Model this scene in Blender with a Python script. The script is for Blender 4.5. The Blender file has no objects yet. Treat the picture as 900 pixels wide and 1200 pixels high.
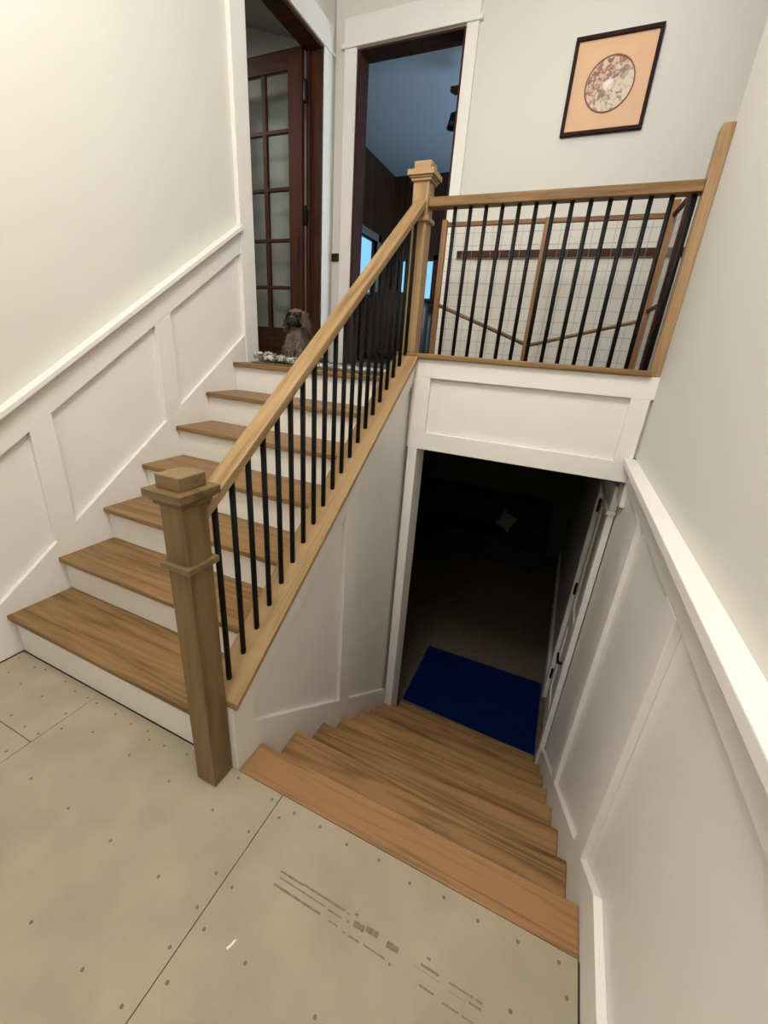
import bpy, bmesh, math, random
from mathutils import Vector, Matrix, Euler
random.seed(7)
S = bpy.context.scene
COL = S.collection

# ------------------------------------------------------------------ camera
cam_d = bpy.data.cameras.new('camera'); cam = bpy.data.objects.new('camera', cam_d); COL.objects.link(cam)
cam_d.sensor_fit = 'HORIZONTAL'; cam_d.sensor_width = 36.0; cam_d.lens = 480.293 / 900 * 36.0
cam_d.clip_start = 0.02
RT = ((0.91001050, 0.21078130, -0.35700437), (0.40866098, -0.31099874, 0.85806526), (0.06983625, -0.92674215, -0.36915023))
cam.matrix_world = Matrix(((RT[0][0], -RT[0][1], -RT[0][2], 2.16735934), (RT[1][0], -RT[1][1], -RT[1][2], -0.78966703),
                           (RT[2][0], -RT[2][1], -RT[2][2], 1.48569448), (0, 0, 0, 1)))
S.camera = cam
# ------------------------------------------------------------------ world, lamps, exposure
w = bpy.data.worlds.new('world'); S.world = w; w.use_nodes = True
w.node_tree.nodes['Background'].inputs[0].default_value = (0.55, 0.65, 0.8, 1); w.node_tree.nodes['Background'].inputs[1].default_value = 0.02
S.view_settings.view_transform = 'Standard'; S.view_settings.look = 'None'
S.view_settings.exposure = 0.14; S.view_settings.gamma = 1.0
def lamp(name, loc, size, power, col, rot=(0, 0, 0), kind='AREA'):
    d = bpy.data.lights.new(name, kind); d.energy = power; d.color = col
    if kind == 'AREA': d.shape = 'DISK'; d.size = size
    else: d.shadow_soft_size = size
    o = bpy.data.objects.new(name, d); COL.objects.link(o); o.location = loc; o.rotation_euler = rot
    return o
WARM = (1.0, 0.965, 0.95)
lamp('foyer_lamp', (1.55, -0.2, 3.6), 0.30, 104, WARM, kind='POINT')
lamp('entry_fill', (1.35, -1.75, 3.1), 0.25, 30, WARM, kind='POINT')  # fill added behind the camera to brighten risers and header, no fixture there
lamp('landing_fill', (2.0, 1.9, 3.86), 0.40, 5, WARM)  # weak unseen fill added over the landing for the back wall
lamp('side_room_fill', (-1.7, 1.9, 3.75), 0.5, 26, (1, .97, .92))  # added fill that lifts the grey seen through the glazed door
lamp('upper_room_blue_fill', (3.05, 4.3, 2.4), 1.0, 62, (.55, .78, 1.0), rot=(0, math.radians(115), 0))  # added blue fill by the windowless right wall, brightens the ceiling

# ------------------------------------------------------------------ materials
def new_mat(name):
    m = bpy.data.materials.new(name); m.use_nodes = True
    return m, m.node_tree.nodes, m.node_tree.links, m.node_tree.nodes['Principled BSDF']
def plain(name, col, rough=0.5, metal=0.0, noise=0.0, scale=8.0, bump=0.0, bscale=200.0, spec=0.5):
    m, N, L, b = new_mat(name)
    b.inputs['Base Color'].default_value = (*col, 1); b.inputs['Roughness'].default_value = rough; b.inputs['Metallic'].default_value = metal
    b.inputs['Specular IOR Level'].default_value = spec
    tc = N.new('ShaderNodeTexCoord')
    if noise:
        n = N.new('ShaderNodeTexNoise'); n.inputs['Scale'].default_value = scale; n.inputs['Detail'].default_value = 4
        r = N.new('ShaderNodeValToRGB')
        r.color_ramp.elements[0].position = .3; r.color_ramp.elements[1].position = .7
        r.color_ramp.elements[0].color = (*[c * (1 - noise) for c in col], 1); r.color_ramp.elements[1].color = (*[min(1, c * (1 + noise)) for c in col], 1)
        L.new(tc.outputs['Object'], n.inputs['Vector']); L.new(n.outputs['Fac'], r.inputs[0]); L.new(r.outputs[0], b.inputs['Base Color'])
    if bump:
        n2 = N.new('ShaderNodeTexNoise'); n2.inputs['Scale'].default_value = bscale; n2.inputs['Detail'].default_value = 3
        bp = N.new('ShaderNodeBump'); bp.inputs['Strength'].default_value = bump; bp.inputs['Distance'].default_value = 0.003
        L.new(tc.outputs['Object'], n2.inputs['Vector']); L.new(n2.outputs['Fac'], bp.inputs['Height']); L.new(bp.outputs[0], b.inputs['Normal'])
    return m
def wood(name, axis, light, mid, dark, rough=0.42, streak=1.0, rot=0.0):
    m, N, L, b = new_mat(name)
    tc = N.new('ShaderNodeTexCoord'); oi = N.new('ShaderNodeObjectInfo')
    mul = N.new('ShaderNodeVectorMath'); mul.operation = 'SCALE'; mul.inputs[3].default_value = 37.0
    comb = N.new('ShaderNodeCombineXYZ')
    for i in range(3): L.new(oi.outputs['Random'], comb.inputs[i])
    L.new(comb.outputs[0], mul.inputs[0])
    add = N.new('ShaderNodeVectorMath'); L.new(mul.outputs[0], add.inputs[1])
    pre = N.new('ShaderNodeMapping'); pre.inputs['Rotation'].default_value = (rot, 0, 0)
    L.new(tc.outputs['Object'], pre.inputs['Vector']); L.new(pre.outputs[0], add.inputs[0])
    def stretched(a, c):
        mp = N.new('ShaderNodeMapping'); s = [c, c, c]; s[axis] = a; mp.inputs['Scale'].default_value = s
        L.new(add.outputs[0], mp.inputs['Vector']); return mp
    n1 = N.new('ShaderNodeTexNoise'); n1.inputs['Scale'].default_value = 1; n1.inputs['Detail'].default_value = 3; n1.inputs['Distortion'].default_value = .25
    L.new(stretched(.55, 10).outputs[0], n1.inputs['Vector'])
    # growth rings: repeated bands of the slow noise
    m1 = N.new('ShaderNodeMath'); m1.operation = 'MULTIPLY'; m1.inputs[1].default_value = 9
    m2 = N.new('ShaderNodeMath'); m2.operation = 'PINGPONG'; m2.inputs[1].default_value = .5
    L.new(n1.outputs['Fac'], m1.inputs[0]); L.new(m1.outputs[0], m2.inputs[0])
    n2 = N.new('ShaderNodeTexNoise'); n2.inputs['Scale'].default_value = 1; n2.inputs['Detail'].default_value = 2
    L.new(stretched(5, 190).outputs[0], n2.inputs['Vector'])
    n3 = N.new('ShaderNodeTexNoise'); n3.inputs['Scale'].default_value = 1; n3.inputs['Detail'].default_value = 4
    L.new(stretched(1.4, 22).outputs[0], n3.inputs['Vector'])
    a1 = N.new('ShaderNodeMath'); a1.operation = 'MULTIPLY_ADD'; a1.inputs[1].default_value = .5 * streak; L.new(m2.outputs[0], a1.inputs[0]); L.new(n3.outputs['Fac'], a1.inputs[2])
    a2 = N.new('ShaderNodeMath'); a2.operation = 'MULTIPLY_ADD'; a2.inputs[1].default_value = .28; L.new(n2.outputs['Fac'], a2.inputs[0]); L.new(a1.outputs[0], a2.inputs[2])
    a3 = N.new('ShaderNodeMath'); a3.operation = 'MULTIPLY_ADD'; a3.inputs[1].default_value = .20; L.new(oi.outputs['Random'], a3.inputs[0]); L.new(a2.outputs[0], a3.inputs[2])
    r = N.new('ShaderNodeValToRGB'); e = r.color_ramp.elements
    e[0].position = .48; e[0].color = (*dark, 1); e[1].position = 1.05 if False else 1.0; e[1].color = (*light, 1)
    k = r.color_ramp.elements.new(.70); k.color = (*mid, 1)
    L.new(a3.outputs[0], r.inputs[0]); L.new(r.outputs[0], b.inputs['Base Color'])
    b.inputs['Roughness'].default_value = rough; b.inputs['Specular IOR Level'].default_value = .22
    bp = N.new('ShaderNodeBump'); bp.inputs['Strength'].default_value = .12; bp.inputs['Distance'].default_value = .002
    L.new(n2.outputs['Fac'], bp.inputs['Height']); L.new(bp.outputs[0], b.inputs['Normal'])
    return m
OL, OM, OD = (.275, .162, .068), (.19, .106, .040), (.095, .048, .016)
oak_x = wood('oak_along_x', 0, OL, OM, OD)
oak_bold = wood('oak_bold_grain', 0, (.30, .165, .068), (.185, .10, .038), (.07, .036, .012), streak=1.35)
oak_y = wood('oak_along_y', 1, (.36, .235, .112), (.26, .16, .07), (.14, .078, .03), rot=math.radians(-37))
oak_z = wood('oak_along_z', 2, (.21, .14, .065), (.145, .09, .038), (.085, .048, .018), streak=.7)
oak_cap = wood('oak_newel_caps', 0, (.21, .14, .065), (.15, .095, .042), (.085, .048, .018), streak=.7)
oak_zl = wood('oak_pale_along_z', 2, (.40, .265, .14), (.30, .185, .09), (.17, .10, .042), streak=.7)
oak_capl = wood('oak_pale_caps', 0, (.40, .265, .14), (.30, .185, .09), (.17, .10, .042), streak=.7)
DL, DM, DD = (.062, .019, .007), (.036, .010, .0035), (.016, .0045, .002)
maho_x = wood('mahogany_along_x', 0, DL, DM, DD, rough=.55); maho_z = wood('mahogany_along_z', 2, DL, DM, DD, rough=.55)
maho_d = wood('dark_mahogany', 2, (.05, .015, .007), (.03, .009, .005), (.013, .004, .003), rough=.6)
gate_x = wood('gate_wood_along_x', 0, (.24, .12, .055), (.15, .07, .03), (.08, .035, .015)); gate_z = wood('gate_wood_along_z', 2, (.30, .16, .075), (.20, .10, .045), (.11, .05, .02))
panelling = wood('brown_panelling', 2, (.055, .026, .014), (.035, .016, .009), (.018, .008, .005), rough=.5)
white = plain('white_trim_paint', (.80, .77, .72), .38, noise=.02, scale=3)
paint = plain('cream_wall_paint', (.67, .655, .59), .6, noise=.015, scale=2, bump=.08, bscale=90)
ceil_m = plain('ceiling_paint', (.78, .77, .72), .8)
board_m = plain('cement_board', (.345, .29, .205), .85, noise=.10, scale=5, bump=.25, bscale=260)
subfloor_m = plain('dark_subfloor', (.07, .055, .035), .9, noise=.2)
screw_m = plain('screw_steel', (.16, .125, .085), .6, .2)
ink_m = plain('faded_ink', (.185, .152, .10), .9, noise=.25, scale=90)
metal_blk = plain('black_iron', (.006, .006, .006), .6, 0, spec=.2)
hard_blk = plain('black_hardware', (.012, .011, .01), .35, .7)
blue_m = plain('blue_mat_fabric', (.001, .008, .062), .95, noise=.2, scale=40, spec=.08, bump=.4, bscale=400)
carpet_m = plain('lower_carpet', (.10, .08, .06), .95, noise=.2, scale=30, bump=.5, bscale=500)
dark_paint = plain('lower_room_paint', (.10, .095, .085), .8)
sofa_m = plain('dark_sofa_fabric', (.012, .012, .014), .8, noise=.2, scale=20)
pillow_m = plain('pale_cushion_fabric', (.42, .39, .36), .9, noise=.08, scale=14)
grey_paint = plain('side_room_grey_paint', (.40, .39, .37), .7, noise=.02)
blue_ceil = plain('upper_room_ceiling_paint', (.50, .54, .60), .8)
lea_m = plain('dark_brown_leather', (.028, .02, .014), .45, noise=.35, scale=12, bump=.2, bscale=120)
navy_m = plain('dark_teal_lacquer', (.03, .05, .065), .4)
china_m = plain('white_china', (.75, .75, .74), .25)
mesh_m = plain('wire_mesh_steel', (.34, .32, .27), .5, 0)
frame_m = plain('dark_maroon_frame', (.022, .005, .005), .6, noise=.3, scale=20, spec=.15)
matb_m = plain('peach_picture_mount', (.72, .46, .285), .8, noise=.02)
ring_m = plain('brown_ring', (.22, .10, .05), .5)
rug_m = plain('rug_backing', (.16, .10, .065), .9, noise=.2)
def rug_mat():
    m, N, L, b = new_mat('chunky_rug_yarn')
    tc = N.new('ShaderNodeTexCoord'); n = N.new('ShaderNodeTexNoise'); n.inputs['Scale'].default_value = 28; n.inputs['Detail'].default_value = 1
    r = N.new('ShaderNodeValToRGB'); e = r.color_ramp.elements
    e[0].position = .42; e[0].color = (.11, .115, .085, 1); e[1].position = .62; e[1].color = (.58, .58, .49, 1)
    L.new(tc.outputs['Object'], n.inputs['Vector']); L.new(n.outputs['Fac'], r.inputs[0]); L.new(r.outputs[0], b.inputs['Base Color']); b.inputs['Roughness'].default_value = .95
    return m
yarn_m = rug_mat()
def glass_mat():
    m, N, L, b = new_mat('door_glass')
    t = N.new('ShaderNodeBsdfTransparent'); t.inputs[0].default_value = (.93, .95, .94, 1)
    gl = N.new('ShaderNodeBsdfGlossy'); gl.inputs['Roughness'].default_value = .02
    f = N.new('ShaderNodeFresnel'); f.inputs[0].default_value = 1.10
    mx = N.new('ShaderNodeMixShader'); L.new(f.outputs[0], mx.inputs[0]); L.new(t.outputs[0], mx.inputs[1]); L.new(gl.outputs[0], mx.inputs[2])
    L.new(mx.outputs[0], N['Material Output'].inputs['Surface'])
    return m
glass_m = glass_mat()
def emit(name, col, s):
    m, N, L, b = new_mat(name); b.inputs['Base Color'].default_value = (0, 0, 0, 1)
    b.inputs['Emission Color'].default_value = (*col, 1); b.inputs['Emission Strength'].default_value = s
    return m
sky_m = emit('daylight_outside_window', (.26, .62, .90), 1.0)
def art_mat():
    m, N, L, b = new_mat('painted_flowers')
    tc = N.new('ShaderNodeTexCoord')
    n = N.new('ShaderNodeTexNoise'); n.inputs['Scale'].default_value = 34; n.inputs['Detail'].default_value = 6; n.inputs['Distortion'].default_value = 1.2
    L.new(tc.outputs['Object'], n.inputs['Vector'])
    r = N.new('ShaderNodeValToRGB'); e = r.color_ramp.elements
    e[0].position = .36; e[0].color = (.13, .13, .10, 1); e[1].position = .62; e[1].color = (.62, .52, .38, 1)
    k = e.new(.46); k.color = (.36, .09, .07, 1); k = e.new(.53); k.color = (.50, .36, .26, 1)
    r2 = N.new('ShaderNodeValToRGB'); e = r2.color_ramp.elements
    e[0].position = .36; e[0].color = (.20, .18, .14, 1); e[1].position = .50; e[1].color = (.66, .55, .42, 1)
    L.new(n.outputs['Fac'], r.inputs[0]); L.new(n.outputs['Fac'], r2.inputs[0])
    sx = N.new('ShaderNodeSeparateXYZ'); L.new(tc.outputs['Object'], sx.inputs[0])
    d = N.new('ShaderNodeMath'); d.operation = 'SUBTRACT'; L.new(sx.outputs[0], d.inputs[0]); L.new(sx.outputs[2], d.inputs[1])
    mr = N.new('ShaderNodeMapRange'); mr.inputs[1].default_value = -.06; mr.inputs[2].default_value = .07; L.new(d.outputs[0], mr.inputs[0])
    mx = N.new('ShaderNodeMixRGB'); L.new(mr.outputs[0], mx.inputs[0]); L.new(r.outputs[0], mx.inputs[1]); L.new(r2.outputs[0], mx.inputs[2])
    ln = N.new('ShaderNodeVectorMath'); ln.operation = 'DISTANCE'; ln.inputs[1].default_value = (.038, .045, .052); wn = N.new('ShaderNodeVectorMath'); wn.operation = 'MULTIPLY_ADD'; wn.inputs[1].default_value = (.09, .09, .09); L.new(n.outputs['Color'], wn.inputs[0]); L.new(tc.outputs['Object'], wn.inputs[2]); L.new(wn.outputs[0], ln.inputs[0])
    wr = N.new('ShaderNodeValToRGB'); e = wr.color_ramp.elements; e[0].position = .018; e[0].color = (1, 1, 1, 1); e[1].position = .03; e[1].color = (0, 0, 0, 1)
    L.new(ln.outputs['Value'], wr.inputs[0])
    mx2 = N.new('ShaderNodeMixRGB'); mx2.inputs[2].default_value = (.8, .76, .72, 1); L.new(wr.outputs[0], mx2.inputs[0]); L.new(mx.outputs[0], mx2.inputs[1])
    L.new(mx2.outputs[0], b.inputs['Base Color']); b.inputs['Roughness'].default_value = .6
    return m
art_m = art_mat()
fur_m = plain('grey_brown_fur', (.14, .107, .083), .95, noise=.35, scale=16, spec=.1)
fur_dark = plain('dark_face_fur', (.016, .013, .011), .95, noise=.3, scale=30, spec=.08)
fur_mid = plain('brown_muzzle_fur', (.06, .047, .038), .95, noise=.3, scale=30, spec=.1)
fur_pale = plain('pale_chest_fur', (.22, .175, .13), .9, noise=.3, scale=20)

# ------------------------------------------------------------------ helpers
class MB:
    def __init__(s): s.bm = bmesh.new()
    def box(s, x0, x1, y0, y1, z0, z1):
        v = [s.bm.verts.new((x, y, z)) for x in (x0, x1) for y in (y0, y1) for z in (z0, z1)]
        for f in ((0, 1, 3, 2), (4, 6, 7, 5), (0, 4, 5, 1), (2, 3, 7, 6), (0, 2, 6, 4), (1, 5, 7, 3)): s.bm.faces.new([v[i] for i in f])
        return s
    def prism(s, pts, a0, a1, axis=0):
        """polygon in the plane across `axis`, extruded from a0 to a1; pts in the order of the two remaining axes"""
        def P(p, a): q = [p[0], p[1]]; q.insert(axis, a); return q
        A = [s.bm.verts.new(P(p, a0)) for p in pts]; B = [s.bm.verts.new(P(p, a1)) for p in pts]
        s.bm.faces.new(A); s.bm.faces.new(B[::-1]); n = len(pts)
        for i in range(n): s.bm.faces.new((A[i], B[i], B[(i + 1) % n], A[(i + 1) % n]))
        return s
    def tube(s, p0, p1, r, seg=10, r1=None):
        p0 = Vector(p0); p1 = Vector(p1); d = p1 - p0
        M = Matrix.Translation((p0 + p1) / 2) @ d.to_track_quat('Z', 'Y').to_matrix().to_4x4()
        bmesh.ops.create_cone(s.bm, cap_ends=True, segments=seg, radius1=r, radius2=r if r1 is None else r1, depth=d.length, matrix=M)
        return s
    def ball(s, c, r, sub=2, rot=(0, 0, 0)):
        r = (r, r, r) if not hasattr(r, '__len__') else r
        M = Matrix.Translation(c) @ Euler(rot).to_matrix().to_4x4() @ Matrix.Diagonal((*r, 1))
        bmesh.ops.create_icosphere(s.bm, subdivisions=sub, radius=1, matrix=M)
        return s
    def lathe(s, prof, c, seg=20):
        rings = []
        for r, z in prof: rings.append([s.bm.verts.new((c[0] + r * math.cos(2 * math.pi * i / seg), c[1] + r * math.sin(2 * math.pi * i / seg), c[2] + z)) for i in range(seg)])
        for a, b in zip(rings, rings[1:]):
            for i in range(seg): s.bm.faces.new((a[i], a[(i + 1) % seg], b[(i + 1) % seg], b[i]))
        s.bm.faces.new(rings[0]); s.bm.faces.new(rings[-1])
        return s
    def build(s, name, mat, parent=None, bevel=0.0, smooth=False, at=None, label=None, kind=None):
        at = Vector(at) if at else (Vector(parent['o']) if parent is not None and 'o' in parent else Vector((0, 0, 0)))
        bmesh.ops.translate(s.bm, verts=s.bm.verts, vec=-at)
        bmesh.ops.recalc_face_normals(s.bm, faces=s.bm.faces)
        me = bpy.data.meshes.new(name); s.bm.to_mesh(me); s.bm.free()
        me.materials.append(mat)
        if smooth:
            for p in me.polygons: p.use_smooth = True
        o = bpy.data.objects.new(name, me); COL.objects.link(o)
        if parent is not None:
            o.parent = parent
            if 'o' in parent: at = at - Vector(parent['o'])
        o.location = at
        if bevel:
            b = o.modifiers.new('edge', 'BEVEL'); b.width = bevel; b.segments = 2; b.limit_method = 'ANGLE'
        if label: o['label'] = label
        if kind: o['kind'] = kind
        return o
ORIG = []
def thing(name, loc, label, cat, group=None):
    o = bpy.data.objects.new(name, None); COL.objects.link(o); o.location = loc
    o['o'] = tuple(loc); o['label'] = label; o['category'] = cat; o.empty_display_size = .1
    if group: o['group'] = group
    ORIG.append(o); return o
def box(*a): return MB().box(*a)
def prism(*a): return MB().prism(*a)
def struct(o): o['kind'] = 'structure'; return o
def top(o, label, cat, group=None):
    o['label'] = label; o['category'] = cat
    if group: o['group'] = group
    return o

# ------------------------------------------------------------------ measures
W, XR, YH, YB, LZ = 1.3345, 2.506, 1.505, 2.827, 1.33
h, h1, d, ov = .185, .22, .2576, .0267
dh, dd, n0 = .1826, .2339, .1255
LOW = -7 * dh
CE = 3.95

# ------------------------------------------------------------------ shell: walls, floors, ceiling
wl = MB()
wl.box(-.14, -.026, -2.6, 1.785, -.05, CE).box(-.14, -.026, 1.785, 2.63, 3.49, CE).box(-.14, -.026, 2.63, YB + .13, 1.2, CE)
wall_left = struct(wl.build('wall_left', paint))
wb = MB()
wb.box(-.018, .172, YB, YB + .13, 1.2, CE).box(.172, 1.005, YB, YB + .13, 3.541, CE).box(1.005, 4.3, YB, YB + .13, 1.2, CE)
wall_back = struct(wb.build('wall_back', paint))
wr = MB()
wr.box(2.532, 2.66, -2.6, 1.56, LOW - .05, CE)
wr.box(2.532, 2.66, 1.56, 1.76, LOW - .05, 1.2).box(2.532, 2.66, 1.76, 2.40, .73, 1.2).box(2.532, 2.66, 2.40, 5.4, LOW - .05, 1.2)
wall_right = struct(wr.build('wall_right', paint))
struct(box(-.14, 2.66, -2.72, -2.6, -.05, CE).build('wall_front', paint))
struct(box(4.3, 4.42, 1.4, YB + .13, 1.2, CE).build('wall_hall_end', paint))
struct(box(2.66, 4.3, 1.44, 1.56, 1.2, CE).build('wall_hall_front', paint))
struct(box(-.14, 4.42, -2.72, YB + .13, CE, CE + .1).build('ceiling', ceil_m))

# entry floor of cement boards screwed to a dark subfloor
floor = struct(box(-.024, 2.53, -2.6, .0, -.05, -.012).build('floor', subfloor_m))
g = .0014
def board(x0, x1, y0, y1):
    return box(x0 + g, x1 - g, y0 + g, y1 - g, -.012, 0).build('cement_board', board_m, floor)
board(.003, .567, -.271, -.004); board(.003, .567, -1.49, -.271); board(.567, 1.5365, -1.21, -.004); board(1.5365, 2.503, -1.21, -.004)
board(.003, .567, -2.6, -1.49); board(.567, 1.5365, -2.6, -1.21); board(1.5365, 2.503, -2.6, -1.21)
SCREWS = [(0.038,-0.041),(0.099,-0.114),(0.161,-0.043),(0.216,-0.029),(0.368,-0.031),(0.458,-0.045),(0.541,-0.043),(0.601,-0.044),(0.219,-0.127),(0.37,-0.126),(0.545,-0.134),(0.369,-0.236),(0.474,-0.242),(0.552,-0.238),(0.605,-0.184),(0.72,-0.045),(0.818,-0.049),(0.905,-0.04),(0.944,-0.065),(1.016,-0.056),(1.121,-0.043),(0.724,-0.14),(0.936,-0.142),(1.148,-0.146),(0.533,-0.333),(0.723,-0.353),(0.937,-0.357),(1.148,-0.359),(1.359,-0.36),(1.358,-0.151),(1.511,-0.149),(1.502,-0.28),(1.568,-0.286),(1.515,-0.363),(1.568,-0.389),(1.517,-0.454),(1.565,-0.502),(1.503,-0.575),(1.36,-0.575),(1.15,-0.576),(1.712,-0.393),(1.513,-0.034),(1.571,-0.071),(1.608,-0.037),(1.709,-0.034),(1.813,-0.041),(1.924,-0.034),(2.033,-0.047),(2.136,-0.035),(2.239,-0.044),(2.349,-0.04),(2.455,-0.034),(1.357,-0.026),(2.476,-0.096),(2.349,-0.181),(1.923,-0.394)]
sc = MB()
for x, y in SCREWS: sc.lathe([(.0050, -.001), (.0050, .0004), (.0035, .0009), (.0014, .0003)], (x, y, 0), 9)
sc.build('screw_heads', screw_m, floor, kind='stuff')
# the printing on the board beside the lower steps: worn past reading, so only its strokes
TX = [(1.669,-0.192,1.75,-0.19,1),(1.749,-0.188,1.891,-0.19,1),(1.677,-0.206,1.836,-0.205,0),(1.844,-0.209,1.89,-0.206,0),(1.671,-0.224,1.832,-0.228,1),(1.859,-0.225,1.888,-0.23,0),(1.905,-0.229,1.915,-0.232,0),(1.923,-0.23,1.956,-0.232,0),(1.969,-0.227,2.033,-0.233,0),(2.044,-0.233,2.052,-0.235,1),(1.897,-0.191,1.905,-0.191,0),(1.906,-0.206,1.913,-0.206,0),(1.919,-0.183,1.93,-0.181,1),(1.925,-0.201,1.958,-0.202,2),(1.961,-0.193,1.997,-0.2,2),(2.025,-0.199,2.059,-0.202,2),(2.122,-0.197,2.171,-0.199,1),(2.104,-0.209,2.179,-0.208,-1),(2.132,-0.179,2.143,-0.18,1),(2.13,-0.235,2.17,-0.237,0),(2.197,-0.197,2.26,-0.2,0),(2.267,-0.198,2.284,-0.199,0),(2.252,-0.21,2.283,-0.211,0),(2.201,-0.212,2.243,-0.215,-1),(2.191,-0.239,2.234,-0.241,0),(2.242,-0.24,2.271,-0.24,0)]
pm = MB()
for x0, y0, x1, y1, k in TX:
    hh = {-1: .0012, 0: .0045, 1: .0062, 2: .0155}[k]; y = (y0 + y1) / 2
    x = x0
    while x < x1 - .001:
        ww = min(random.uniform(.004, .0075) if k > -1 else .02, x1 - x)
        a = hh * random.uniform(.75, 1)
        pm.box(x, x + ww * .93, y - a / 2, y + a / 2, 0, .00025); x += ww
pm.build('printed_lettering', ink_m, floor, kind='stuff')
top(MB().prism([(1.6485, -.392), (1.6535, -.394), (1.660, -.378), (1.6605, -.369), (1.656, -.370), (1.654, -.381)], .0003, .0022, 2).build('paper_scrap', white, at=(1.654, -.381, 0)),
    'small torn white scrap lying on the tan floor boards', 'paper')

# upper landing and lower floors
fl = MB(); fl.box(-.018, 1.225, 1.565, YB + .13, 1.2, LZ - .001).box(1.225, 4.3, 1.655, YB + .13, 1.2, LZ - .001)
struct(fl.build('floor_landing', carpet_m))
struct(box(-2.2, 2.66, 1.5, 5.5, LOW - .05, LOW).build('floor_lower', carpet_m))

# ------------------------------------------------------------------ wainscot on the left wall
lt = lambda y: .864 + .687 * y
lb = lambda y: max(.15, .307 + .725 * y)
lc = lambda y: 1.010 + .680 * y
def piece(name, pts, x0, x1, parent, mat=white, bevel=.002): return prism(pts, x0, x1, 0).build(name, mat, parent, bevel)
yb = -.2166
piece('panel', [(-2.6, 0), (1.66, 0), (1.66, lc(1.66)), (-.47, lc(-.47)), (-2.6, lc(-.47))], -.026, -.024, wall_left, bevel=0)
piece('rail', [(-.47, lt(-.47)), (1.655, lt(1.655)), (1.655, lc(1.655)), (-.47, lc(-.47))], -.024, 0, wall_left)
piece('skirt', [(-2.6, .003), (.02, .003), (1.655, 1.0), (1.655, lb(1.655)), (yb, .15), (-2.6, .15)], -.024, 0, wall_left)
for a, b in ((-.47, -.36), (.245, .348), (.950, 1.060)):
    piece('stile', [(a, lb(a)), (b, lb(b)), (b, lt(b)), (a, lt(a))], -.024, 0, wall_left)
piece('cap_rail', [(-.47, lc(-.47) - .004), (1.652, lc(1.652) - .004), (1.652, lc(1.652) + .022), (-.47, lc(-.47) + .022)], -.026, .034, wall_left)
piece('cap_rail', [(-2.6, lc(-.47) - .004), (-.47, lc(-.47) - .004), (-.47, lc(-.47) + .022), (-2.6, lc(-.47) + .022)], -.026, .034, wall_left)

# doorway and glazed door in the left wall
t1 = struct(box(-.026, .006, 1.657, 1.785, 1.30, 3.49).build('trim_1', white, bevel=.002))
box(-.026, .006, 2.632, 2.745, LZ, 3.49).build('casing', white, t1, .002)
box(-.026, .014, 1.63, 2.775, 3.490, 3.512).build('fillet', white, t1, .002)
box(-.026, .006, 1.650, 2.752, 3.512, 3.655).build('casing', white, t1, .002)
door1 = struct(MB().box(-.14, -.001, 2.612, 2.634, LZ, 3.486).build('door_1', maho_z, bevel=.002))
box(-.14, -.001, 1.785, 2.634, 3.466, 3.489).build('head_jamb', maho_x, door1)
box(-.14, -.001, 1.779, 1.797, LZ, 3.486).build('side_jamb', maho_z, door1)
box(-.115, -.10, 2.596, 2.612, LZ, 3.466).build('door_stop', maho_z, door1)
DY0, DY1 = 2.575, 2.612
leaf = MB().box(-.283, -.156, DY0, DY1, LZ + .012, 3.488).build('stile', maho_z, door1, .003)
box(-1.155, -1.03, DY0, DY1, LZ + .012, 3.488).build('stile', maho_z, door1, .003)
box(-1.03, -.283, DY0, DY1, 3.369, 3.488).build('top_rail', maho_x, door1, .003)
box(-1.03, -.283, DY0, DY1, LZ + .012, 1.600).build('bottom_rail', maho_x, door1, .003)
cols = [(-.495, -.283), (-.755, -.541 + .008), (-1.03, -.793)]
for x in (-.537, -.793): box(x, x + .040, DY0 + .004, DY1 - .004, 1.6, 3.369).build('muntin', maho_z, door1, .004)
zs = [1.6, 1.926, 2.283, 2.642, 3.016, 3.369]
for z in zs[1:-1]: box(-1.03, -.283, DY0 + .005, DY1 - .005, z - .014, z + .014).build('muntin', maho_x, door1, .004)
xs = [-1.03, -.773, -.517, -.283]
for i in range(3):
    for k in range(5): box(xs[i] + .003, xs[i + 1] - .003, 2.592, 2.595, zs[k] + .003, zs[k + 1] - .003).build('pane', glass_m, door1)
for z in (3.233, 2.453, 1.65):
    MB().tube((-.130, 2.585, z - .055), (-.130, 2.585, z + .055), .014, 10).ball((-.130, 2.585, z + .062), .012, 1).ball((-.130, 2.585, z - .062), .012, 1).box(-.156, -.11, 2.59, 2.60, z - .045, z + .045).build('hinge', hard_blk, door1)
# the room the glazed door opens into
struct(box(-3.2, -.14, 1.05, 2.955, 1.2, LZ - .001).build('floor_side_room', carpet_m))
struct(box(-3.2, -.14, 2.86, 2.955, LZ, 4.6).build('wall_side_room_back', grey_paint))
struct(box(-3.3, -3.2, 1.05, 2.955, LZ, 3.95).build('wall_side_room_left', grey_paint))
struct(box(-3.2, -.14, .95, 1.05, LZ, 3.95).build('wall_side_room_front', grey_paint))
struct(prism([(-3.3, 4.55), (-.13, 3.62), (-.13, 3.74), (-3.3, 4.67)], .95, 2.955, 1).build('ceiling_side_room', plain('side_room_ceiling_paint', (.26, .255, .245), .8)))

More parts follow.
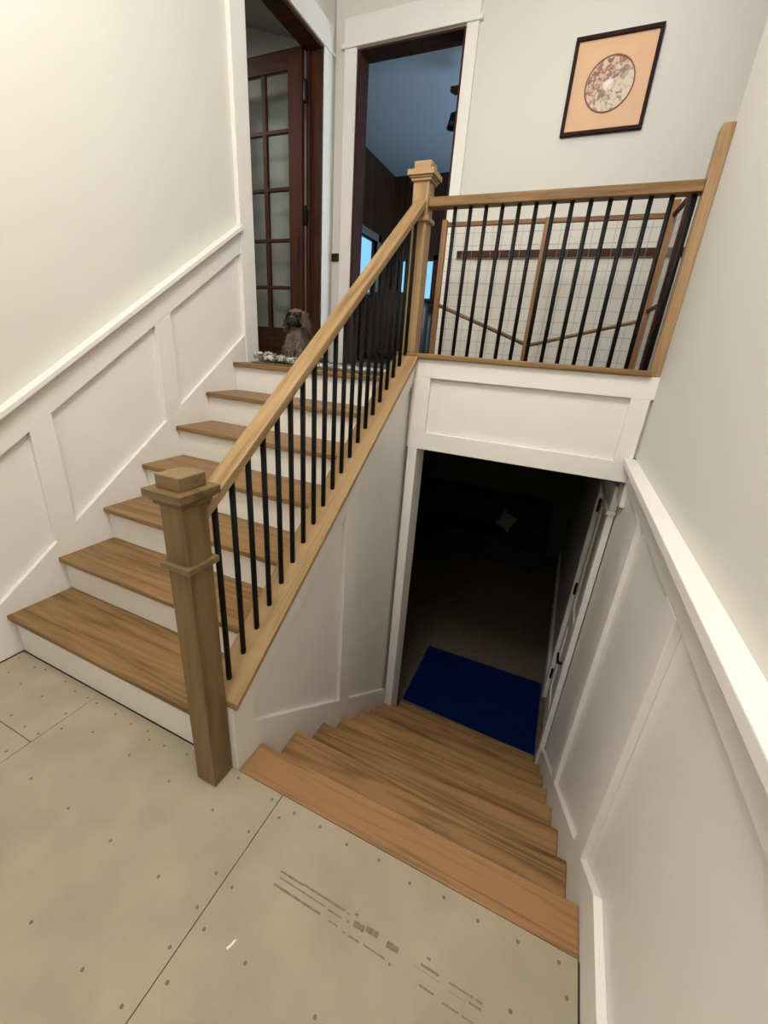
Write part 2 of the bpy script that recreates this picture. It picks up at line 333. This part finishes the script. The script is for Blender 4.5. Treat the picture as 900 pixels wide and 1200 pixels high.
# ------------------------------------------------------------------ doorway in the back wall
t2 = struct(box(.070, .172, YB - .020, YB, LZ, 3.545).build('trim_2', white, bevel=.002))
box(1.005, 1.088, YB - .020, YB, LZ, 3.545).build('casing', white, t2, .002)
box(.048, 1.112, YB - .032, YB, 3.545, 3.572).build('fillet', white, t2, .003)
box(.066, 1.092, YB - .020, YB, 3.572, 3.715).build('casing', white, t2, .002)
door2 = struct(box(.172, .192, YB - .004, YB + .15, LZ, 3.541).build('door_2', maho_d))
box(.985, 1.005, YB - .004, YB + .15, LZ, 3.541).build('side_jamb', maho_d, door2)
box(.192, .985, YB - .004, YB + .15, 3.527, 3.541).build('head_jamb', maho_d, door2)
t3 = struct(box(1.118, 4.3, YB - .018, YB, 2.177, 2.231).build('trim_3', maho_x, bevel=.003))
box(-.012, .054, YB - .018, YB, 2.168, 2.228).build('trim_piece', maho_x, t3, .003)

# room beyond it
RX0, RX1, RY1 = -.75, 3.2, 5.72
struct(box(RX0 - .2, RX1, YB + .13, RY1 + .1, 1.2, LZ - .001).build('floor_upper_room', plain('upper_room_carpet', (.16, .14, .115), .95, noise=.15, scale=30)))
struct(box(RX0 - .2, RX1 + .1, YB + .12, RY1 + .3, 3.75, 3.85).build('ceiling_upper_room', blue_ceil))
ww = MB()
ww.box(RX0 - .12, RX0, YB + .13, 4.35, LZ, 3.75).box(RX0 - .12, RX0, 5.25, RY1, LZ, 3.75).box(RX0 - .12, RX0, 4.35, 5.25, LZ, 2.20).box(RX0 - .12, RX0, 4.35, 5.25, 2.86, 3.75)
struct(ww.build('wall_upper_room_left', panelling))
ww = MB()
ww.box(RX0 - .12, -.62, RY1, RY1 + .12, LZ, 3.75).box(-.06, RX1, RY1, RY1 + .12, LZ, 3.75).box(-.62, -.06, RY1, RY1 + .12, LZ, 2.22).box(-.62, -.06, RY1, RY1 + .12, 2.72, 3.75)
struct(ww.build('wall_upper_room_back', panelling))
struct(box(RX1, RX1 + .1, YB + .13, RY1, LZ, 3.75).build('wall_upper_room_right', panelling))
w1 = struct(MB().box(RX0 - .05, RX0 + .02, 4.27, 4.35, 2.20, 2.94).box(RX0 - .05, RX0 + .02, 5.25, 5.33, 2.20, 2.94).box(RX0 - .05, RX0 + .02, 4.27, 5.33, 2.86, 2.94).box(RX0 - .05, RX0 + .05, 4.25, 5.35, 2.16, 2.20).build('window_1', plain('grey_window_frame', (.16, .15, .14), .6)))
box(RX0 - .10, RX0 - .09, 4.35, 5.25, 2.20, 2.86).build('pane', sky_m, w1)
w2 = struct(MB().box(-.68, -.62, RY1 - .02, RY1 + .06, 2.18, 2.78).box(-.06, .0, RY1 - .02, RY1 + .06, 2.18, 2.78).box(-.68, .0, RY1 - .02, RY1 + .06, 2.72, 2.78).box(-.70, .02, RY1 - .05, RY1 + .06, 2.18, 2.22).box(-.36, -.32, RY1 - .01, RY1 + .06, 2.22, 2.72).build('window_2', panelling))
box(-.62, -.06, RY1 + .07, RY1 + .08, 2.22, 2.72).build('pane', sky_m, w2)

# ------------------------------------------------------------------ stairs going up
st = thing('staircase', (0, 0, 0), 'flight of oak treads with white risers climbing to the landing', 'stairs')
for k in range(7):
    zt = h1 + k * h
    y1 = (k + 1) * d if k < 6 else 1.62
    box(.001, 1.226 if k == 0 else 1.234, k * d - ov, y1, zt - .027, zt).build('tread', oak_x, st, .005)
    z0 = 0.001 if k == 0 else h1 + (k - 1) * h
    box(.001, 1.234, k * d, k * d + .016, z0, zt - .027).build('riser', white, st)
# stairs going down
sd = thing('staircase', (W, 0, 0), 'flight of oak steps going down to the dark lower level', 'stairs')
for k in range(7):
    zt = -k * dh; y1 = n0 + k * dd; y0 = -.003 if k == 0 else n0 + (k - 1) * dd - .026
    box(W + .001, XR - .001, y0, y1, zt - .027, zt).build('tread', oak_bold, sd, .005)
    box(W + .001, XR - .001, y1 - .042, y1 - .026, (zt - dh) if k < 6 else LOW, zt - .027).build('riser', white, sd)

box(1.3945, XR - .03, 1.5295, 1.752, LOW + .0005, LOW + .006).build('floor_strip', oak_x, sd, .002)
# ------------------------------------------------------------------ knee wall between the two flights
cb = lambda y: .303 + .760 * y
kw = struct(prism([(-.004, LOW), (-.004, cb(-.004)), (1.51, cb(1.51)), (1.655, 1.451), (1.655, LOW)], 1.236, 1.3105, 0).build('wall_knee', white))
kb = lambda y: .222 - .78 * y
piece('skirt', [(-.004, -.20), (-.004, kb(-.004)), (1.505, kb(1.505)), (1.505, LOW), (1.30, LOW)], 1.3105, W, kw)
piece('rail', [(.0985, cb(.0985) - .125), (1.505, cb(1.505) - .125), (1.505, cb(1.505)), (.0985, cb(.0985))], 1.3105, W, kw)
piece('stile', [(-.004, kb(-.004)), (.0985, kb(.0985)), (.0985, cb(.0985)), (-.004, cb(-.004))], 1.3105, W, kw)
piece('stile', [(.768, kb(.768)), (.885, kb(.885)), (.885, cb(.885) - .125), (.768, cb(.768) - .125)], 1.3105, W, kw)

# header over the lower opening
hw = struct(box(1.3165, 2.530, 1.529, 1.655, .948, 1.451).build('wall_header', white))
def fy(x0, x1, z0, z1, nm): box(x0, x1, YH, 1.529, z0, z1).build(nm, white, hw, .002)
fy(W, 2.517, 1.351, 1.4505, 'rail'); fy(W, 2.5055, .9485, 1.049, 'rail'); fy(W, 1.431, 1.049, 1.351, 'stile'); fy(2.424, 2.5055, 1.049, 1.351, 'stile')
prism([(1.506, -6 * dh + .0005), (1.5295, -6 * dh + .0005), (1.5295, LOW), (1.655, LOW), (1.655, .9475), (1.506, .9475)], W, 1.393, 0).build('side_jamb', white, kw, .002)
struct(box(1.215, 2.474, 1.484, 1.668, 1.4515, 1.4765).build('trim_4', oak_x, bevel=.004))

# ------------------------------------------------------------------ wainscot on the right wall
rb = lambda y: .135 - .782 * (y - .09) if y > .09 else .150
piece('panel', [(-2.6, .003), (.02, .003), (.02, LOW), (1.68, LOW), (1.68, 1.04), (-2.6, 1.04)], 2.529, 2.532, wall_right, bevel=0)
piece('skirt', [(-2.6, .003), (-.004, .003), (-.004, -.28), (1.30, LOW), (1.68, LOW), (1.68, rb(1.68)), (.075, .150), (-2.6, .150)], XR, 2.529, wall_right)
piece('rail', [(-2.6, .935), (1.5045, .935), (1.5045, 1.042), (-2.6, 1.042)], XR, 2.529, wall_right)
piece('rail', [(1.5045, .82), (1.68, .82), (1.68, .946), (1.5045, .946)], XR, 2.529, wall_right)
for a, b in ((-1.45, -1.34), (-.80, -.69), (.255, .369), (.965, 1.075)):
    piece('stile', [(a, rb(a)), (b, rb(b)), (b, .935), (a, .935)], XR, 2.529, wall_right)
box(2.517, 2.5315, -2.6, 1.56, 1.0725, CE - .001).build('wall_board', paint, wall_right)
piece('cap_rail', [(-2.6, 1.042), (1.503, 1.042), (1.503, 1.072), (-2.6, 1.072)], 2.466, 2.532, wall_right, bevel=.003)
# lower door in the right wall
t5 = struct(box(2.490, 2.524, 1.682, 1.764, LOW, .72).build('trim_5', white, bevel=.002))
box(2.490, 2.524, 2.396, 2.478, LOW, .72).build('casing', white, t5, .002)
box(2.478, 2.524, 1.662, 2.50, .72, .742).build('fillet', white, t5, .002)
box(2.490, 2.524, 1.678, 2.482, .742, .88).build('casing', white, t5, .002)
d3 = struct(box(2.532, 2.57, 1.775, 2.388, LOW + .01, .712).build('door_3', white))
for a, b, z0, z1 in ((1.775, 1.875, LOW + .01, .712), (2.288, 2.388, LOW + .01, .712)): box(2.520, 2.532, a, b, z0, z1).build('stile', white, d3, .002)
for z0, z1 in ((LOW + .01, -1.05), (-.42, -.25), (.58, .712)): box(2.520, 2.532, 1.875, 2.288, z0, z1).build('rail', white, d3, .002)
MB().tube((2.520, 1.835, -.46), (2.508, 1.835, -.46), .028, 16).tube((2.512, 1.835, -.46), (2.470, 1.835, -.46), .010, 10).tube((2.470, 1.83, -.46), (2.470, 1.945, -.462), .010, 10, .008).build('door_lever', hard_blk, d3)
for z in (.55, -.15, -1.0): MB().tube((2.512, 2.392, z - .05), (2.512, 2.392, z + .05), .010, 8).build('hinge', hard_blk, d3)
box(2.492, 2.524, 2.478, 5.4, LOW, LOW + .12).build('baseboard', white, wall_right)
# lower room shell
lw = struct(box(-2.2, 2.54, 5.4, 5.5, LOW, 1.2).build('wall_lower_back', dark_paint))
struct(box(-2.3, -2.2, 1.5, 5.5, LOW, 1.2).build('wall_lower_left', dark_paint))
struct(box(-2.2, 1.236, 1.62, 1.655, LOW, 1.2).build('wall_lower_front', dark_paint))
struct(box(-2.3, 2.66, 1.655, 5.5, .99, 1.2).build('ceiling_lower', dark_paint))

# ------------------------------------------------------------------ newel posts
def newel(loc, z_collar, z_cap, label, grp, mz, mx):
    x0, y0, z0 = loc
    n = thing('newel_post', (x0, y0, z0), label, 'post', grp)
    a = .0418
    def sq(r, za, zb): return box(x0 - r, x0 + r, y0 - r, y0 + r, za, zb)
    sq(a, z0, z_cap).build('shaft', mz, n, .002)
    MB().prism([(0, 0)] * 0 or [(x0 - a - .014, y0 - a - .014), (x0 + a + .014, y0 - a - .014), (x0 + a + .014, y0 + a + .014), (x0 - a - .014, y0 + a + .014)], z_collar - .013, z_collar + .009, 2).build('collar', mx, n, .004)
    m = sq(a + .011, z_cap - .020, z_cap - .008); m.box(x0 - a - .018, x0 + a + .018, y0 - a - .018, y0 + a + .018, z_cap - .008, z_cap)
    m.build('neck_moulding', mx, n, .003)
    sq(a + .027, z_cap, z_cap + .024).build('cap', mx, n, .0022)
    m = MB(); b0, b1 = a + .002, a - .006
    m.prism([(x0 - b0, y0 - b0), (x0 + b0, y0 - b0), (x0 + b0, y0 + b0), (x0 - b0, y0 + b0)], z_cap + .024, z_cap + .062, 2)
    m.build('finial_block', mx, n, .0028)
    return n
newel((1.2683, -.048, 0), .882, 1.084, 'oak box newel post standing on the tan floor boards at the foot of the stairs', None, oak_z, oak_cap)
newel((1.2683, 1.5775, 1.4765), 2.112, 2.288, 'oak box newel post at the top of the stairs where both railings meet', None, oak_zl, oak_capl)

# ------------------------------------------------------------------ railings
rl = thing('stair_railing', (1.272, 0, .33), 'sloping oak handrail with black round balusters beside the upward stairs', 'railing')
rt = lambda y: 1.038 + .750 * y
prism([(-.0055, rt(0) - .038), (1.535, rt(1.535) - .038), (1.535, rt(1.535)), (-.0055, rt(0))], 1.2395, 1.3045, 0).build('handrail', oak_y, rl, .004)
prism([(-.0055, cb(-.0055)), (1.484, cb(1.484)), (1.484, cb(1.484) + .030), (-.0055, cb(-.0055) + .030)], 1.215, 1.355, 0).build('shoe_rail', oak_y, rl, .004)
RB = .0098
for i in range(20):
    y = .048 + .0757 * i
    MB().tube((1.276, y, cb(y) + .028), (1.276, y, rt(y) - .030), RB, 12).build('baluster', metal_blk, rl, smooth=True)
ll = thing('landing_railing', (1.9, 1.572, 1.4765), 'level oak handrail with black round balusters along the landing edge above the lower opening', 'railing')
box(1.311, 2.474, 1.540, 1.604, 2.160, 2.2015).build('handrail', oak_x, ll, .004)
for i in range(14):
    x = 1.446 + i * (2.452 - 1.446) / 13
    MB().tube((x, 1.572, 1.4765), (x, 1.572, 2.161), RB, 12).build('baluster', metal_blk, ll, smooth=True)
box(2.474, 2.5168, 1.528, 1.604, 1.4515, 2.372).build('wall_post', oak_zl, ll, .004)

# ------------------------------------------------------------------ picture
PX, PZ = 1.970, 3.117
pc = thing('framed_picture', (PX, YB, PZ), 'framed round flower painting with peach mount hanging on the landing wall', 'picture')
fw = .022
for a in (box(1.729, 2.211, YB - .026, YB - .001, 3.362 - fw, 3.362), box(1.729, 2.211, YB - .026, YB - .001, 2.872, 2.872 + fw),
          box(1.729, 1.729 + fw, YB - .026, YB - .001, 2.872 + fw, 3.362 - fw), box(2.211 - fw, 2.211, YB - .026, YB - .001, 2.872 + fw, 3.362 - fw)): a.build('frame_side', frame_m, pc, .003)
box(1.75, 2.19, YB - .012, YB - .001, 2.893, 3.341).build('mount', matb_m, pc)
m = MB(); m.tube((PX, YB - .0145, PZ), (PX, YB - .0125, PZ), .134, 48); m.build('painting', art_m, pc, at=(PX, YB - .0135, PZ))
m = MB()
for i in range(48):
    a0, a1 = 2 * math.pi * i / 48, 2 * math.pi * (i + 1) / 48
    m.tube((PX + .137 * math.cos(a0), YB - .0145, PZ + .137 * math.sin(a0)), (PX + .137 * math.cos(a1), YB - .0145, PZ + .137 * math.sin(a1)), .0042, 6)
m.build('round_edging', ring_m, pc)

# ------------------------------------------------------------------ pet gate on the landing
GY = 2.3
pg = thing('pet_gate', (1.8, GY, LZ), 'brown wooden folding pet gate with wire mesh standing behind the landing railing', 'gate')
def post(x, y, r, z1): box(x - r, x + r, y - r, y + r, LZ, z1).build('post', gate_z, pg, .003)
post(1.165, GY, .017, 2.30); post(1.818, GY, .020, 2.29); post(2.462, GY, .022, 2.345)
MB().box(1.182, 1.798, GY - .012, GY + .012, 2.262, 2.287).build('top_rail', gate_x, pg, .003)
MB().box(1.838, 2.440, GY - .012, GY + .012, 2.262, 2.287).build('top_rail', gate_x, pg, .003)
def bar(p0, p1, r, nm, mt): MB().tube(p0, p1, r, 8).build(nm, mt, pg)
bar((1.182, GY - .006, 1.795), (1.80, GY - .006, 1.583), .012, 'brace', gate_x)
bar((1.838, GY - .006, 1.575), (2.440, GY - .006, 1.745), .011, 'brace', gate_x)
wm = MB()
for a, b in ((1.182, 1.798), (1.838, 2.440)):
    n = round((b - a) / .062)
    for i in range(1, n): x = a + (b - a) * i / n; wm.tube((x, GY, LZ + .03), (x, GY, 2.262), .0011, 4)
    for i in range(1, 13): z = LZ + .03 + i * .072; wm.tube((a, GY, z), (b, GY, z), .0013, 4)
wm.build('wire_mesh', mesh_m, pg, kind='stuff')
# its third leaf folded towards the railing
bar((2.470, GY - .03, 2.275), (2.490, GY - .34, 2.275), .013, 'top_rail', maho_x)
bar((2.470, GY - .03, 1.80), (2.490, GY - .34, 1.80), .012, 'brace', maho_x)
box(2.470, 2.510, GY - .38, GY - .34, LZ, 2.30).build('post', maho_z, pg, .003)
wm = MB()
for i in range(1, 9): t = i / 9; wm.tube((2.472 + .018 * t, GY - .03 - .31 * t, LZ + .03), (2.472 + .018 * t, GY - .03 - .31 * t, 2.27), .0011, 4)
for i in range(1, 13): z = LZ + .03 + i * .072; wm.tube((2.472, GY - .03, z), (2.490, GY - .34, z), .0013, 4)
wm.build('wire_mesh', mesh_m, pg, kind='stuff')

# ------------------------------------------------------------------ landing rug
rg = thing('rug', (.6, 1.725, LZ), 'chunky pale grey looped rug with brown edge lying along the top step', 'rug')
box(.075, 1.19, 1.625, 1.825, LZ, LZ + .010).build('backing', rug_m, rg, .003)
m = MB()
for i in range(520):
    x = random.uniform(.085, 1.18); y = random.uniform(1.635, 1.815)
    lift = .050 * math.exp(-((x - .15) / .09) ** 2) + .022 * math.exp(-((x - .33) / .06) ** 2)
    r = random.uniform(.011, .019)
    m.ball((x, y, LZ + .022 + lift * random.uniform(.2, 1)), (r * 1.2, r, r * .85), 1, (0, 0, random.uniform(0, 3)))
m.build('looped_pile', yarn_m, rg, smooth=True, kind='stuff')

# ------------------------------------------------------------------ dog
DX, DYY = .235, 1.985
dg = thing('dog', (DX, DYY, LZ), 'small shaggy grey-brown dog sitting on the landing at the top of the stairs', 'dog')
def ell(lst, sub=3):
    m = MB()
    for c, r, rot in lst: m.ball((DX + c[0], DYY + c[1], LZ + c[2]), r, sub, rot)
    return m
body_l = [((-.012, .05, .125), (.112, .12, .125), (0, 0, 0)), ((0, -.01, .19), (.078, .082, .10), (-.3, 0, 0)), ((0, -.035, .262), (.060, .062, .066), (0, 0, 0)),
          ((.006, -.055, .318), (.070, .066, .062), (0, 0, 0)), ((.010, -.112, .298), (.032, .042, .027), (0, 0, 0)),
          ((-.098, .02, .085), (.056, .085, .085), (0, 0, .2)), ((.080, .03, .065), (.050, .085, .066), (0, 0, -.2)),
          ((-.042, -.070, .11), (.027, .030, .115), (.06, 0, 0)), ((.042, -.070, .11), (.027, .030, .115), (.06, 0, 0)),
          ((-.044, -.093, .022), (.030, .042, .022), (0, 0, 0)), ((.044, -.093, .022), (.030, .042, .022), (0, 0, 0)),
          ((-.100, -.035, .020), (.030, .050, .020), (0, 0, .3)), ((.100, -.035, .020), (.030, .050, .020), (0, 0, -.3)),
          ((.05, .16, .03), (.03, .085, .026), (0, 0, -.4))]
body = ell(body_l).build('body', fur_m, dg, smooth=True)
rm = body.modifiers.new('skin', 'REMESH'); rm.mode = 'VOXEL'; rm.voxel_size = .006; rm.use_smooth_shade = True
sm = body.modifiers.new('soft', 'SMOOTH'); sm.iterations = 6; sm.factor = .5
tx = bpy.data.textures.new('fur_lumps', 'CLOUDS'); tx.noise_scale = .03
dp = body.modifiers.new('lumps', 'DISPLACE'); dp.texture = tx; dp.strength = .012; dp.mid_level = .5
ell([((-.066, -.050, .300), (.020, .036, .066), (0, .25, 0))]).build('ear', fur_m, dg, smooth=True)
ell([((.080, -.050, .300), (.020, .036, .066), (0, -.25, 0))]).build('ear', fur_m, dg, smooth=True)
ell([((.012, -.153, .307), (.012, .010, .009), (0, 0, 0))], 2).build('nose', hard_blk, dg, smooth=True)
for sx in (-.020, .038): ell([((sx, -.117, .330), (.0085, .0085, .0085), (0, 0, 0))], 2).build('eye', hard_blk, dg, smooth=True)
ell([((.012, -.146, .284), (.020, .006, .0035), (0, 0, 0))], 2).build('mouth', fur_dark, dg, smooth=True)
def fur(lst, n, ln, nm, mt, seed, keep=lambda p: True):
    rnd = random.Random(seed); bm = bmesh.new(); done = 0
    while done < n:
        c, r, rot = rnd.choice(lst)
        v = Vector((rnd.gauss(0, 1), rnd.gauss(0, 1), rnd.gauss(0, 1))).normalized()
        E3 = Euler(rot).to_matrix(); p = Vector(c) + E3 @ Vector((v.x * r[0], v.y * r[1], v.z * r[2]))
        nn = (E3 @ Vector((v.x / r[0], v.y / r[1], v.z / r[2]))).normalized()
        done += 1
        if p.z < .012 or not keep(p): continue
        dirn = (nn * .55 + Vector((rnd.gauss(0, .25), rnd.gauss(0, .25), -.75))).normalized()
        l = ln * rnd.uniform(.6, 1.2); side = nn.cross(dirn)
        if side.length < 1e-3: continue
        side = side.normalized() * .0022
        q = p + Vector((DX, DYY, LZ)); e = q + dirn * l
        if e.z < LZ + .004: e.z = LZ + .004
        mid = q + dirn * l * .5 + nn * .004
        a, b, c2, d2, t = [bm.verts.new(x) for x in (q - side, q + side, mid + side * .8, mid - side * .8, e)]
        bm.faces.new((a, b, c2, d2)); bm.faces.new((d2, c2, t))
    mb = MB(); mb.bm.free(); mb.bm = bm
    return mb.build(nm, mt, dg, kind='stuff')
face = lambda p: p.y < -.062 and p.z > .258
chest = lambda p: p.y < -.045 and .02 < p.z < .25 and abs(p.x) < .07
fur(body_l, 7000, .034, 'coat', fur_m, 1, lambda p: not face(p) and not chest(p))
fur(body_l, 4500, .030, 'chest_hair', fur_pale, 2, lambda p: chest(p))
fur([body_l[3]], 2200, .018, 'face_hair', fur_dark, 3, lambda p: face(p) and p.z < .356)
fur([body_l[4]], 900, .016, 'muzzle_hair', fur_mid, 5, lambda p: p.y < -.10 and p.z < .318)
fur([((-.066, -.050, .300), (.020, .036, .066), (0, .25, 0)), ((.080, -.050, .300), (.020, .036, .066), (0, -.25, 0))], 1100, .036, 'ear_hair', fur_m, 4)

# ------------------------------------------------------------------ furniture beyond the back doorway
ac = thing('armchair', (.12, 3.95, LZ), 'dark brown leather armchair with a rounded back seen from behind', 'armchair')
def rbox(x0, x1, y0, y1, z0, z1, nm, mt, par, bv): return box(x0, x1, y0, y1, z0, z1).build(nm, mt, par, bv)
m = MB(); pts = []
for i in range(17):
    t = i / 16; x = -.28 + .84 * t; pts.append((x, LZ + .60 + .15 * math.sin(math.pi * (.12 + .80 * t)) ))
m.prism([(-.28, LZ + .08)] + pts + [(.56, LZ + .08)], 3.76, 3.94, 1); m.build('backrest', lea_m, ac, .05, smooth=True)
rbox(-.28, -.14, 3.94, 4.55, LZ + .08, LZ + .56, 'armrest', lea_m, ac, .05); rbox(.42, .56, 3.94, 4.55, LZ + .08, LZ + .56, 'armrest', lea_m, ac, .05)
rbox(-.14, .42, 3.94, 4.53, LZ + .08, LZ + .30, 'seat_base', lea_m, ac, .02); rbox(-.135, .415, 3.95, 4.56, LZ + .30, LZ + .44, 'seat_cushion', lea_m, ac, .04)
for x, y in ((-.22, 3.84), (.50, 3.84), (-.22, 4.47), (.50, 4.47)): MB().tube((x, y, LZ), (x, y, LZ + .085), .018, 10, .026).build('leg', panelling, ac)
sb = thing('sideboard', (.95, 4.7, LZ), 'dark teal sideboard standing in the room past the back doorway', 'sideboard')
rbox(.66, 1.5, 4.5, 4.95, LZ + .07, LZ + .58, 'body', navy_m, sb, .004); rbox(.64, 1.52, 4.48, 4.96, LZ + .58, LZ + .61, 'worktop', panelling, sb, .004)
for a, b in ((.67, 1.075), (1.085, 1.49)):
    dr = rbox(a, b, 4.482, 4.5, LZ + .09, LZ + .57, 'door', navy_m, sb, .003)
    o = MB().ball(((a + b) / 2, 4.472, LZ + .40), .014, 2).build('knob', hard_blk, dr, at=((a + b) / 2, 4.472, LZ + .40)); o.location = Vector(((a + b) / 2, 4.472, LZ + .40)) - Vector(sb['o']) - dr.location
for x in (.70, 1.46):
    for y in (4.53, 4.92): MB().tube((x, y, LZ), (x, y, LZ + .07), .016, 8, .02).build('leg', panelling, sb)
top(MB().lathe([(.03, 0), (.05, .02), (.075, .07), (.07, .07), (.045, .025)], (.78, 4.66, LZ + .61), 20).build('bowl', china_m, smooth=True, at=(.78, 4.66, LZ + .61)), 'white china bowl standing on the dark teal sideboard', 'bowl')
vs = thing('lidded_jar', (.80, 4.86, LZ + .61), 'tall white lidded jar standing behind the bowl on the teal sideboard', 'jar')
MB().lathe([(.04, 0), (.06, .05), (.062, .16), (.04, .22), (.04, .235)], (.80, 4.86, LZ + .61), 20).build('vessel', china_m, vs, smooth=True)
MB().lathe([(.043, .235), (.043, .25), (.02, .27), (.012, .30), (.004, .305)], (.80, 4.86, LZ + .61), 16).build('lid', china_m, vs, smooth=True)
cf = thing('ceiling_fan', (1.05, 3.42, 3.75), 'dark ceiling fan hanging from the blue-grey ceiling past the back doorway', 'fan')
MB().tube((1.05, 3.42, 3.56), (1.05, 3.42, 3.75), .014, 10).lathe([(.06, 3.70), (.06, 3.75)], (1.05, 3.42, 0), 16).build('rod', hard_blk, cf)
MB().lathe([(.04, 3.42), (.09, 3.45), (.095, 3.52), (.05, 3.565)], (1.05, 3.42, 0), 20).build('motor_housing', hard_blk, cf, smooth=True)
for i in range(5):
    a = math.radians(176 + 72 * i); ca, sa = math.cos(a), math.sin(a)
    def rp(r, s): return (1.05 + ca * r - sa * s, 3.42 + sa * r + ca * s)
    MB().prism([rp(.09, -.025), rp(.16, -.05), rp(.31, -.06), rp(.335, 0), rp(.31, .06), rp(.16, .05), rp(.09, .025)], 3.50, 3.509, 2).build('blade', panelling, cf, .002)
for i in range(6):
    a = math.radians(188 + 60 * i); p = (1.05 +   .27 * math.cos(a), 3.42 +   .27 * math.sin(a))
    MB().tube((1.05 + .05 * math.cos(a), 3.42 + .05 * math.sin(a), 3.43), (*p, 3.33), .008, 8).lathe([(.022, 3.33), (.032, 3.28), (.045, 3.23), (.040, 3.23), (.02, 3.31)], (*p, 0), 14).build('lamp_shade', hard_blk, cf, smooth=True)

# ------------------------------------------------------------------ lower room
bm_ = thing('doormat', (1.94, 2.14, LOW), 'blue mat lying on the floor at the foot of the lower steps', 'mat')
prism([(1.403, 1.79), (2.474, 1.752), (2.468, 2.545), (1.392, 2.535)], LOW, LOW + .008, 2).build('mat_body', blue_m, bm_, .002)
m = MB(); P = [(1.403, 1.79), (2.474, 1.752), (2.468, 2.545), (1.392, 2.535)]
for i in range(4): m.tube((*P[i], LOW + .006), (*P[(i + 1) % 4], LOW + .006), .006, 6)
m.build('bound_edge', blue_m, bm_)
so = thing('sofa', (1.2, 5.0, LOW), 'long black sofa against the far wall of the dark lower room', 'sofa')
rbox(.05, 2.25, 4.66, 5.35, LOW + .08, LOW + .32, 'base', sofa_m, so, .03); rbox(.05, 2.25, 5.12, 5.38, LOW + .32, LOW + .90, 'backrest', sofa_m, so, .06)
for a, b in ((.05, .27), (2.03, 2.25)): rbox(a, b, 4.64, 5.12, LOW + .32, LOW + .66, 'armrest', sofa_m, so, .05)
for i in range(3): rbox(.28 + i * .583, .855 + i * .583, 4.66, 5.115, LOW + .325, LOW + .405, 'seat_cushion', sofa_m, so, .04)
for x in (.15, 2.15):
    for y in (4.72, 5.28): MB().tube((x, y, LOW), (x, y, LOW + .085), .02, 8, .03).build('leg', hard_blk, so)
m = MB(); K = 12; CC = Vector((1.69, 4.96, LOW + .585)); R3 = Euler((-.25, .55, .2)).to_matrix(); grid = {}
for sgn in (1, -1):
    for i in range(K + 1):
        for k in range(K + 1):
            u, v = 2 * i / K - 1, 2 * k / K - 1
            if sgn < 0 and (abs(u) == 1 or abs(v) == 1): grid[(sgn, i, k)] = grid[(1, i, k)]; continue
            pin = 1 - .10 * (1 - u * u) * abs(v) ** 3 - .10 * (1 - v * v) * abs(u) ** 3
            grid[(sgn, i, k)] = m.bm.verts.new(CC + R3 @ Vector((u * .125 * pin, sgn * .055 * ((1 - u * u) * (1 - v * v)) ** .45, v * .125 * pin)))
    for i in range(K):
        for k in range(K): m.bm.faces.new([grid[(sgn, *q)] for q in ((i, k), (i + 1, k), (i + 1, k + 1), (i, k + 1))])
c = m.build('throw_cushion', pillow_m, smooth=True, at=CC)
top(c, 'pale cushion propped on the black sofa in the dark lower room', 'cushion')

for o in ORIG: del o['o']
